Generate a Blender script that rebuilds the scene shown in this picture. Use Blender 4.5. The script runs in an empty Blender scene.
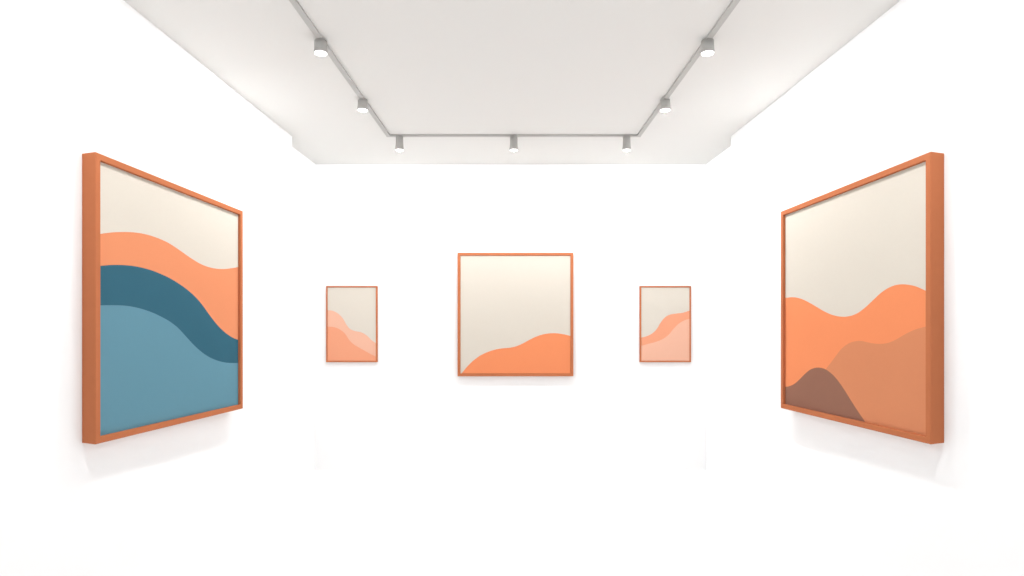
import bpy, bmesh, math
from mathutils import Vector, Matrix

scene = bpy.context.scene
COL = scene.collection

# ------------------------------------------------------------------ camera, world, light levels
FPX = 600.0            # focal length in pixels of the 1024-wide frame
HX, HY = 512.0, 334.0  # principal column and horizon row of the photograph
CAM_Z = 1.6
CEIL_Z = 3.6

cam_data = bpy.data.cameras.new('camera')
cam_data.sensor_width = 36.0
cam_data.lens = 36.0 * FPX / 1024.0
cam_data.shift_y = (HY - 288.0) / 1024.0
cam = bpy.data.objects.new('camera', cam_data)
cam.location = (0, 0, CAM_Z)
cam.rotation_euler = (math.pi / 2, 0, 0)
COL.objects.link(cam)
scene.camera = cam

WORLD = 1.055           # even daylight entering through the open front of the gallery
NEAR_FILL_W, MID_W, FAR_W, BACK_W = 124.0, 45.0, 124.0, 71.0
world = bpy.data.worlds.new('world')
world.use_nodes = True
bg = world.node_tree.nodes['Background']
bg.inputs[0].default_value = (1, 1, 1, 1)
bg.inputs[1].default_value = WORLD
scene.world = world

vs = scene.view_settings
vs.view_transform = 'Standard'
vs.look = 'None'
vs.exposure = 0.0
vs.gamma = 1.0
vs.use_curve_mapping = False
scene.cycles.max_bounces = 16
scene.cycles.diffuse_bounces = 12


# ------------------------------------------------------------------ helpers
def srgb(r, g, b):
    def f(c):
        c /= 255.0
        return c / 12.92 if c <= 0.04045 else ((c + 0.055) / 1.055) ** 2.4
    return (f(r), f(g), f(b))


def material(name, color, rough=0.9, spec=0.0, grain=0.012, scale=60.0, metallic=0.0):
    """Matte paint with a faint procedural grain."""
    m = bpy.data.materials.new(name)
    m.use_nodes = True
    nt = m.node_tree
    p = nt.nodes['Principled BSDF']
    p.inputs['Roughness'].default_value = rough
    p.inputs['Specular IOR Level'].default_value = spec
    p.inputs['Metallic'].default_value = metallic
    tc = nt.nodes.new('ShaderNodeTexCoord')
    no = nt.nodes.new('ShaderNodeTexNoise')
    no.inputs['Scale'].default_value = scale
    mix = nt.nodes.new('ShaderNodeMix')
    mix.data_type = 'RGBA'
    lo = [max(0.0, c * (1 - grain)) for c in color]
    hi = [min(1.0, c * (1 + grain)) for c in color]
    mix.inputs['A'].default_value = (*lo, 1)
    mix.inputs['B'].default_value = (*hi, 1)
    nt.links.new(tc.outputs['Object'], no.inputs['Vector'])
    nt.links.new(no.outputs['Fac'], mix.inputs['Factor'])
    nt.links.new(mix.outputs['Result'], p.inputs['Base Color'])
    return m


def emitter(name, color, strength):
    m = bpy.data.materials.new(name)
    m.use_nodes = True
    p = m.node_tree.nodes['Principled BSDF']
    p.inputs['Base Color'].default_value = (*color, 1)
    p.inputs['Emission Color'].default_value = (*color, 1)
    p.inputs['Emission Strength'].default_value = strength
    return m


def link(name, bm, mats, parent=None, smooth=False):
    bmesh.ops.recalc_face_normals(bm, faces=bm.faces)
    me = bpy.data.meshes.new(name)
    bm.to_mesh(me)
    bm.free()
    for m in (mats if isinstance(mats, (list, tuple)) else [mats]):
        me.materials.append(m)
    if smooth:
        for p in me.polygons:
            p.use_smooth = True
    o = bpy.data.objects.new(name, me)
    COL.objects.link(o)
    if parent is not None:
        o.parent = parent
    return o


def thing(name, label, cat, mat, group=None):
    o = bpy.data.objects.new(name, None)
    o.empty_display_size = 0.1
    o.matrix_world = mat
    o['label'] = label
    o['category'] = cat
    if group:
        o['group'] = group
    COL.objects.link(o)
    return o


def prism(bm, pts, z0, z1):
    """Extruded plan polygon."""
    lo = [bm.verts.new((x, y, z0)) for x, y in pts]
    hi = [bm.verts.new((x, y, z1)) for x, y in pts]
    n = len(pts)
    bm.faces.new(lo[::-1])
    bm.faces.new(hi)
    for i in range(n):
        j = (i + 1) % n
        bm.faces.new((lo[i], lo[j], hi[j], hi[i]))


def on_ceiling(px, py, z=CEIL_Z):
    d = FPX * (z - CAM_Z) / (HY - py)
    return ((px - HX) * d / FPX, d)


# ------------------------------------------------------------------ materials
# e is the light level on the hung pictures, so albedo = seen colour / e
def paint(name, r, g, b, e=1.6, **kw):
    c = [v / e for v in srgb(r, g, b)]
    return material(name, c, **kw)


M_WALL = material('warm_white_wall_paint', (0.80, 0.805, 0.81), grain=0.004)
M_FLOOR = material('white_floor_paint', (0.89, 0.89, 0.89), grain=0.004)
M_CEIL = material('soft_grey_ceiling_paint', (0.637, 0.633, 0.616), grain=0.004)
M_TRACK = material('grey_track_paint', (0.43, 0.425, 0.412), grain=0.01)
M_LENS = emitter('glowing_lamp_lens', (1, 1, 1), 3.0)
M_FRAME = paint('terracotta_wood', 212, 130, 90, grain=0.03, scale=25)
M_CREAM = paint('cream_canvas', 247, 239, 226, e=1.76)
M_LORANGE = paint('light_orange_paint', 254, 164, 120, e=1.66)
M_ORANGE = paint('orange_paint', 254, 156, 108, e=1.50)
M_DBLUE = paint('deep_blue_paint', 66, 113, 133, e=1.55)
M_LBLUE = paint('pale_blue_paint', 107, 153, 171, e=1.40)
M_TAN = paint('tan_paint', 221, 145, 106, e=1.41)
M_BROWN = paint('brown_paint', 154, 111, 94, e=1.38)
M_PINK = paint('pale_pink_paint', 254, 198, 172, e=1.54)
M_PEACH = paint('peach_paint', 254, 175, 139, e=1.53)

# ------------------------------------------------------------------ room shell
# ceiling edges read from the photograph, as plan lines of the side walls
LA, LB = on_ceiling(123, 0), on_ceiling(292.2, 136.4)
LC, LD = on_ceiling(292.2, 146.4), on_ceiling(315.4, 164.1)
RA, RB = on_ceiling(901, 0), on_ceiling(730.7, 136.4)
RC, RD = on_ceiling(730.7, 146.0), on_ceiling(706.0, 164.1)
BACK_Y = 0.5 * (LD[1] + RD[1])
FRONT_Y = 1.5


def along(a, b, y):
    t = (y - a[1]) / (b[1] - a[1])
    return a[0] + t * (b[0] - a[0])


def side_wall(name, a, b, c, d, s):
    step_y = b[1]
    out = s * 2.75
    pts = [(along(a, b, FRONT_Y), FRONT_Y), (along(a, b, step_y), step_y),
           (along(c, d, step_y), step_y), (along(c, d, BACK_Y), BACK_Y),
           (out, BACK_Y), (out, FRONT_Y)]
    if s > 0:
        pts = pts[::-1]
    bm = bmesh.new()
    prism(bm, pts, 0, CEIL_Z)
    o = link(name, bm, M_WALL)
    o['kind'] = 'structure'
    return o


side_wall('wall_left', LA, LB, LC, LD, -1)
side_wall('wall_right', RA, RB, RC, RD, 1)
bm = bmesh.new()
prism(bm, [(-2.75, BACK_Y), (2.75, BACK_Y), (2.75, BACK_Y + 0.15), (-2.75, BACK_Y + 0.15)], 0, CEIL_Z)
link('wall_back', bm, M_WALL)['kind'] = 'structure'
box = [(-2.75, FRONT_Y), (2.75, FRONT_Y), (2.75, BACK_Y + 0.15), (-2.75, BACK_Y + 0.15)]
bm = bmesh.new()
prism(bm, box, -0.15, 0)
link('floor', bm, M_FLOOR)['kind'] = 'structure'
bm = bmesh.new()
prism(bm, box, CEIL_Z, CEIL_Z + 0.15)
link('ceiling', bm, M_CEIL)['kind'] = 'structure'

# ------------------------------------------------------------------ pictures


def spline(pts):
    """Smooth monotone-x curve through traced points."""
    xs = [p[0] for p in pts]
    ys = [p[1] for p in pts]
    n = len(xs)
    sl = [(ys[i + 1] - ys[i]) / (xs[i + 1] - xs[i]) for i in range(n - 1)]
    tg = [sl[0]] + [0.5 * (sl[i - 1] + sl[i]) for i in range(1, n - 1)] + [sl[-1]]

    def f(x):
        if x <= xs[0]:
            return ys[0] + tg[0] * (x - xs[0])
        if x >= xs[-1]:
            return ys[-1] + tg[-1] * (x - xs[-1])
        i = max(k for k in range(n - 1) if xs[k] <= x)
        h = xs[i + 1] - xs[i]
        t = (x - xs[i]) / h
        return ((2 * t ** 3 - 3 * t ** 2 + 1) * ys[i] + (t ** 3 - 2 * t ** 2 + t) * h * tg[i]
                + (-2 * t ** 3 + 3 * t ** 2) * ys[i + 1] + (t ** 3 - t ** 2) * h * tg[i + 1])
    return f


def frame_mesh(w, h, t, face, lip, flare):
    """Mitred moulding swept round a w x h rectangle; the picture faces local -Y, back at y=0."""
    e = min(0.0025, face * 0.1)
    prof = [(flare, 0.0), (0.0, t - e), (e, t), (face - e, t), (face, t - e),
            (face, t - lip - 0.012), (face * 0.75, t - lip - 0.012), (face * 0.75, 0.0)]
    bm = bmesh.new()
    rings = []
    for sx, sz in ((-1, -1), (1, -1), (1, 1), (-1, 1)):
        rings.append([bm.verts.new((sx * (w / 2 - (0.0 if k0 == 0 else i)), -d, sz * (h / 2 - i)))
                      for k0, (i, d) in enumerate(prof)])
    k = len(prof)
    for c in range(4):
        a, b = rings[c], rings[(c + 1) % 4]
        for i in range(k):
            j = (i + 1) % k
            bm.faces.new((a[i], a[j], b[j], b[i]))
    return bm


def canvas_mesh(w, h, face, t, lip, curves, n=220):
    """One stretched canvas: front split into painted bands by height curves (u in 0..w -> v in 0..h)."""
    cw, ch = w - 2 * face, h - 2 * face
    yf, yb = -(t - lip), -(t - lip - 0.010)
    bm = bmesh.new()
    cache = {}

    def vert(x, y, z):
        key = (round(x, 6), round(y, 6), round(z, 6))
        if key not in cache:
            cache[key] = bm.verts.new((x, y, z))
        return cache[key]

    def levels(u):
        lv, low = [0.0], 0.0
        for c in curves:
            low = min(ch, max(low, c(u)))
            lv.append(low)
        return lv + [ch]

    cols = [levels(cw * i / n) for i in range(n + 1)]
    for i in range(n):
        x0, x1 = -cw / 2 + cw * i / n, -cw / 2 + cw * (i + 1) / n
        for b in range(len(curves) + 1):
            q = [(x0, cols[i][b]), (x1, cols[i + 1][b]), (x1, cols[i + 1][b + 1]), (x0, cols[i][b + 1])]
            vv = []
            for x, z in q:
                v = vert(x, yf, z - ch / 2)
                if v not in vv:
                    vv.append(v)
            if len(vv) >= 3:
                bm.faces.new(vv).material_index = b
    top = len(curves)
    m = 0.0
    ed = [(-cw / 2 + m, -ch / 2), (cw / 2, -ch / 2), (cw / 2, ch / 2), (-cw / 2, ch / 2)]
    bk = [bm.verts.new((x, yb, z)) for x, z in ed]
    fr = [bm.verts.new((x, yf, z)) for x, z in ed]
    bm.faces.new(bk).material_index = top
    for i in range(4):
        j = (i + 1) % 4
        bm.faces.new((bk[i], bk[j], fr[j], fr[i])).material_index = top
    return bm


def picture(name, label, near, far, top, bottom, t, face, lip, flare, traced, mats, group=None, off=0.0):
    """near/far: plan points (x, y) of the left and right ends of the FRONT face as seen facing the picture."""
    a, b = Vector((*near, 0)), Vector((*far, 0))
    ux = (b - a).normalized()
    nrm = Vector((-ux.y, ux.x, 0))          # into the wall
    w = (b - a).length
    h = top - bottom
    org = (a + b) / 2 + nrm * t
    org.z = (top + bottom) / 2
    mw = Matrix((
        (ux.x, nrm.x, 0, org.x),
        (ux.y, nrm.y, 0, org.y),
        (0, 0, 1, org.z),
        (0, 0, 0, 1)))
    root = thing(name, label, 'painting', mw, group)
    link('frame', frame_mesh(w, h, t, face, lip, flare), M_FRAME, root)
    cw, ch = w - 2 * face, h - 2 * face
    # photograph pixels -> the canvas plane
    p0 = org - nrm * (t - lip)
    eye = Vector((0, 0, CAM_Z))

    def to_uv(px, py):
        d = Vector((px - HX, FPX, HY - py))
        s = (p0 - eye).dot(nrm) / d.dot(nrm)
        q = eye + d * s - p0
        return (q.dot(ux) + cw / 2, q.z + ch / 2)

    curves = [spline([to_uv(*p) for p in c]) for c in traced]
    link('canvas', canvas_mesh(w, h, face, t, lip, curves), mats, root)
    return root


# left wall picture: front face, vanishing toward (VX, HY)
def side_picture_ends(x_near, x_far, y_top, y_bot, vx, d_near):
    """Front-face plan ends from the near edge's column, depth and the edges' vanishing column."""
    k = (vx - x_far) / (vx - x_near)                  # height ratio far/near
    dn, df = d_near, d_near / k
    near = ((x_near - HX) * dn / FPX, dn)
    far = ((x_far - HX) * df / FPX, df)
    top = CAM_Z + (HY - y_top) * dn / FPX
    bot = CAM_Z + (HY - y_bot) * dn / FPX
    return near, far, top, bot


T_SIDE = 0.078


def depth_on_wall(x_near, y_top, y_bot, x_far, vx, wall_a, wall_b, t):
    """Distance at which the near back edge of a side picture just meets its wall."""
    s = -1 if x_near < HX else 1
    lo, hi = 2.0, 5.0
    for _ in range(50):
        d = 0.5 * (lo + hi)
        near, far, _z, _w = side_picture_ends(x_near, x_far, y_top, y_bot, vx, d)
        u = (Vector(far) - Vector(near)).normalized()
        back = Vector(near) + t * Vector((s * abs(u.y), abs(u.x)))
        if s * (back.x - along(wall_a, wall_b, back.y)) > -0.002:
            hi = d
        else:
            lo = d
    return lo


LEFT_D = depth_on_wall(95.8, 151.9, 444.4, 243.0, 548.0, LA, LB, T_SIDE)
CURVES_LEFT = [
    [(101.5, 305.3), (110.8, 305.2), (121.3, 305.4), (129.6, 306.2), (142, 309.0), (152.5, 312.6), (163, 317.6),
     (170, 321.6), (177.8, 327.7), (185.6, 336.0), (193.4, 344.5), (201.3, 351.7), (209, 356.9), (216.9, 360.4),
     (224.7, 362.4), (232.5, 363.1), (240, 363.0)],
    [(100.9, 265.8), (110.8, 265.0), (121.3, 265.0), (131.7, 265.8), (142, 267.7), (152.5, 270.7), (163, 274.9),
     (170, 278.3), (177.8, 283.0), (185.6, 288.4), (193.4, 295.0), (201.3, 303.6), (209, 314.2), (216.9, 324.4),
     (224.7, 332.2), (232.5, 337.5), (240, 340.6)],
    [(100.4, 233.9), (110.8, 232.5), (121.3, 232.0), (131.7, 232.2), (142.1, 233.5), (152.5, 236.2), (162.9, 240.2),
     (170, 243.8), (180.4, 250.7), (190.8, 258.0), (201.3, 264.2), (211.7, 267.8), (222, 269.0), (232.5, 268.1),
     (239.6, 266.7)],
]
n_, f_, zt, zb = side_picture_ends(95.8, 243.0, 151.9, 444.4, 548.0, LEFT_D)
picture('framed_painting',
        'large abstract painting of blue and orange waves hanging on the left wall',
        n_, f_, zt, zb, T_SIDE, 0.036, 0.021, 0.008, CURVES_LEFT,
        [M_LBLUE, M_DBLUE, M_LORANGE, M_CREAM])

RIGHT_D = depth_on_wall(930.3, 151.6, 444.4, 780.6, 1024 - 548.0, RA, RB, T_SIDE)
CURVES_RIGHT = [
    [(784, 386.9), (788.9, 386.3), (794.1, 384.0), (799.3, 379.6), (804.5, 374.3), (809.7, 370.0), (814.9, 367.9),
     (818.4, 367.6), (823.6, 368.5), (828.8, 371.4), (834, 376.0), (839.2, 382.3), (844.4, 389.9), (849.7, 398.4),
     (854.9, 406.6), (860, 414.3), (864.4, 420.8), (866, 424), (930, 560)],
    [(784, 430), (815, 392), (823, 374), (827.1, 367.5), (830.6, 363.0), (835.8, 356.0), (841, 349.3), (848, 343.8),
     (853, 341.8), (861, 340.9), (867, 342.2), (873.9, 343.5), (880.8, 343.9), (887.8, 342.9), (894.7, 340.2),
     (901.7, 336.2), (908.6, 332.4), (915.6, 329.4), (926.7, 326.3)],
    [(784.5, 298.0), (793.2, 297.2), (799.3, 298.2), (805.4, 300.6), (811.4, 303.8), (817.5, 307.4), (823.6, 311.0),
     (829.7, 313.9), (835.7, 315.8), (843, 316.7), (850.3, 315.9), (857.6, 313.0), (865, 307.6), (873.9, 299.3),
     (880.8, 292.9), (887.8, 288.2), (894.7, 285.3), (901.7, 284.3), (908.6, 284.7), (915.6, 286.3), (922.5, 289.2),
     (926.4, 291.1)],
]
n_, f_, zt, zb = side_picture_ends(930.3, 780.6, 151.6, 444.4, 1024 - 548.0, RIGHT_D)
picture('framed_painting',
        'large abstract painting of orange and brown hills hanging on the right wall',
        f_, n_, zt, zb, T_SIDE, 0.036, 0.021, 0.008, CURVES_RIGHT,
        [M_BROWN, M_TAN, M_ORANGE, M_CREAM])


def back_picture(label, x0, x1, y0, y1, t, face, lip, flare, traced, mats, group=None):
    d = BACK_Y - t
    f = lambda px: (px - HX) * d / FPX
    g = lambda py: CAM_Z + (HY - py) * d / FPX
    return picture('framed_painting', label, (f(x0), d), (f(x1), d), g(y0), g(y1), t, face, lip, flare,
                   traced, mats, group)


CURVE_CENTRE = [[(459.9, 375.9), (462.3, 372.6), (467.2, 366.5), (473.3, 360.6), (479.4, 356.1), (485.5, 352.9),
                 (491.6, 350.6), (497.7, 349.0), (503.8, 348.2), (509.9, 347.7), (516, 346.3), (522.1, 343.8),
                 (528.2, 340.5), (534.3, 337.4), (540.4, 335.1), (546.6, 333.7), (552.7, 333.2), (558.8, 333.5),
                 (564.9, 334.5), (571, 336.0)]]
back_picture('square orange hill painting in the middle of the back wall', 457.5, 573.4, 252.7, 376.3,
             0.050, 0.034, 0.010, 0.004, CURVE_CENTRE, [M_ORANGE, M_CREAM])

CURVES_SMALL_LEFT = [
    [(328, 326.7), (334.1, 327.2), (340.2, 329.7), (345.4, 334.2), (348.9, 339.6), (353.2, 344.0), (358.4, 347.2),
     (365.3, 351.1), (370.6, 354.0), (375.8, 356.6)],
    [(328, 310.2), (332.4, 310.7), (337.6, 313.2), (342.8, 318.3), (346.3, 324.3), (349.7, 328.6), (354.9, 331.0),
     (361, 332.2), (367, 335.6), (371.4, 339.9), (375.8, 343.1)],
]
back_picture('small pink painting descending to the right, on the back wall left of the square painting',
             326.0, 377.2, 286.0, 362.2, 0.03, 0.017, 0.007, 0.002, CURVES_SMALL_LEFT,
             [M_PEACH, M_PINK, M_CREAM], 'small paintings on the back wall')

CURVES_SMALL_RIGHT = [
    [(641.8, 345.8), (647.4, 344.1), (656, 341.8), (663, 338.9), (669, 334.4), (673.4, 329.0), (678.6, 323.8),
     (683.8, 320.6), (689.5, 318.8)],
    [(641.8, 337.5), (647.4, 335.9), (652.6, 333.1), (656.9, 328.7), (660.4, 322.9), (663.9, 318.3), (669, 315.0),
     (676, 313.6), (682, 312.9), (689.5, 310.6)],
]
back_picture('small pink painting rising to the right, on the back wall right of the square painting',
             639.9, 691.1, 286.0, 362.2, 0.03, 0.017, 0.007, 0.002, CURVES_SMALL_RIGHT,
             [M_PINK, M_PEACH, M_CREAM], 'small paintings on the back wall')

# ------------------------------------------------------------------ lighting track on the ceiling
RAIL_W, RAIL_H = 0.040, 0.016
RAIL_Z = CEIL_Z - RAIL_H
TL0, TL1 = on_ceiling(291.8, 0, RAIL_Z), on_ceiling(388.4, 136.6, RAIL_Z)
TR0, TR1 = on_ceiling(737.5, 0, RAIL_Z), on_ceiling(638.8, 136.6, RAIL_Z)
TRACK_Y = 0.5 * (TL1[1] + TR1[1])
track = thing('lighting_track', 'grey u-shaped lighting track fixed to the grey ceiling', 'track',
              Matrix.Translation((0, TRACK_Y, CEIL_Z)))


def rail(a, b, parent):
    """Straight channel: a flat body with eased lower edges."""
    a, b = Vector((*a, 0)), Vector((*b, 0))
    ux = (b - a).normalized()
    px = Vector((-ux.y, ux.x, 0))
    hw, e = RAIL_W / 2, 0.002
    prof = [(-hw, 0), (hw, 0), (hw, -RAIL_H + e), (hw - e, -RAIL_H), (-hw + e, -RAIL_H), (-hw, -RAIL_H + e)]
    bm = bmesh.new()
    base = Vector((0, TRACK_Y, 0))
    ra = [bm.verts.new(a - base + px * o + Vector((0, 0, z))) for o, z in prof]
    rb = [bm.verts.new(b - base + px * o + Vector((0, 0, z))) for o, z in prof]
    k = len(prof)
    for i in range(k):
        j = (i + 1) % k
        bm.faces.new((ra[i], ra[j], rb[j], rb[i]))
    bm.faces.new(ra)
    bm.faces.new(rb[::-1])
    return link('rail', bm, M_TRACK, parent)


ov = RAIL_W / 2
xl, xr = along(TL0, TL1, TRACK_Y), along(TR0, TR1, TRACK_Y)
rail((along(TL0, TL1, 1.8), 1.8), (along(TL0, TL1, TRACK_Y - ov), TRACK_Y - ov), track)
rail((along(TR0, TR1, 1.8), 1.8), (along(TR0, TR1, TRACK_Y - ov), TRACK_Y - ov), track)
rail((xl - ov, TRACK_Y), (xr + ov, TRACK_Y), track)


def lathe(bm, prof, seg=40):
    rings = []
    for r, z in prof:
        if r < 1e-6:
            rings.append([bm.verts.new((0, 0, z))])
        else:
            rings.append([bm.verts.new((r * math.cos(2 * math.pi * i / seg), r * math.sin(2 * math.pi * i / seg), z))
                          for i in range(seg)])
    for a, b in zip(rings[:-1], rings[1:]):
        for i in range(seg):
            j = (i + 1) % seg
            if len(a) == 1:
                bm.faces.new((a[0], b[i], b[j]))
            elif len(b) == 1:
                bm.faces.new((a[i], a[j], b[0]))
            else:
                bm.faces.new((a[i], a[j], b[j], b[i]))


def lamp_prototype(drop, r_top, r_rim, r_lens, bulge):
    """Can-shaped head hung straight from the track: housing and glowing lens meshes."""
    hb = bmesh.new()
    lathe(hb, [(0, 0), (r_top, 0), (r_top + (r_rim - r_top) * 0.35, -drop * 0.6), (r_rim, -drop * 0.97),
               (r_rim - 0.001, -drop), (r_lens, -drop), (r_lens, -drop + 0.012), (0, -drop + 0.012)])
    lb = bmesh.new()
    lathe(lb, [(0, -drop + 0.011), (r_lens - 0.0008, -drop + 0.011), (r_lens - 0.0008, -drop)]
          + [(r_lens * math.cos(a), -drop - bulge * math.sin(a)) for a in (0.25, 0.55, 0.85, 1.15, 1.4)]
          + [(0, -drop - bulge)])
    return hb, lb


def lamp_light(aim, power, z, parent, size=150, blend=0.35):
    ld = bpy.data.lights.new('spot_beam', 'SPOT')
    ld.energy = power
    ld.spot_size = math.radians(size)
    ld.spot_blend = blend
    ld.shadow_soft_size = 0.0012
    lo = bpy.data.objects.new('spot_beam', ld)
    lo.parent = parent
    lo.location = (0, 0, z)
    lo.rotation_euler = Vector(aim).to_track_quat('-Z', 'Y').to_euler()
    COL.objects.link(lo)
    return lo


def place_lamps(spots, drop, r_top, r_rim, r_lens, bulge, gap, size, blend):
    proto = None
    for (px, py), aim, power, label in spots:
        x, y = on_ceiling(px, py, RAIL_Z)
        root = thing('track_spotlight', label, 'spotlight', Matrix.Translation((x, y, RAIL_Z)),
                     'spotlights on the ceiling track')
        if proto is None:
            hb, lb = lamp_prototype(drop, r_top, r_rim, r_lens, bulge)
            proto = (link('housing', hb, M_TRACK, root, True), link('lens', lb, M_LENS, root, True))
            proto[1]['label'] = 'glowing white lens'
        else:
            for part in proto:
                c = part.copy()
                c.parent = root
                COL.objects.link(c)
        lamp_light(aim, power, -drop - bulge - gap, root, size, blend)


NL, NR = along(TL0, TL1, 2.4), along(TR0, TR1, 2.4)  # unseen fill spotlights, added to even the light on the near walls


def row(y):
    return HY - FPX * (RAIL_Z - CAM_Z) / y


place_lamps([
    ((320.8, 41.0), (-0.7, 0, -1), MID_W, 'larger of the two spotlights in view on the left arm of the ceiling track'),
    ((362.8, 100.4), (-1.0, -0.2, -1), FAR_W, 'smaller, farther of the two spotlights in view on the left arm of the ceiling track'),
    ((707.5, 41.0), (0.7, 0, -1), MID_W, 'larger of the two spotlights in view on the right arm of the ceiling track'),
    ((665.2, 100.4), (1.0, -0.2, -1), FAR_W, 'smaller, farther of the two spotlights in view on the right arm of the ceiling track'),
    ((HX + NL * FPX / 2.4, row(2.4)), (-0.7, 0, -1), NEAR_FILL_W, 'added fill spotlight on the left arm of the ceiling track, out of view above'),
    ((HX + NR * FPX / 2.4, row(2.4)), (0.7, 0, -1), NEAR_FILL_W, 'added fill spotlight on the right arm of the ceiling track, out of view above'),
], 0.084, 0.041, 0.0465, 0.042, 0.006, 0.0003, 172, 1.0)
place_lamps([
    ((399.5, 136.6), (-0.4, 0.75, -1), BACK_W, 'spotlight at the left end of the straight back track'),
    ((513.8, 136.6), (0, 0.6, -1), BACK_W, 'middle spotlight on the straight back track, above the square painting'),
    ((626.7, 136.6), (0.4, 0.75, -1), BACK_W, 'spotlight at the right end of the straight back track'),
], 0.136, 0.036, 0.0435, 0.039, 0.006, 0.0022, 172, 1.0)
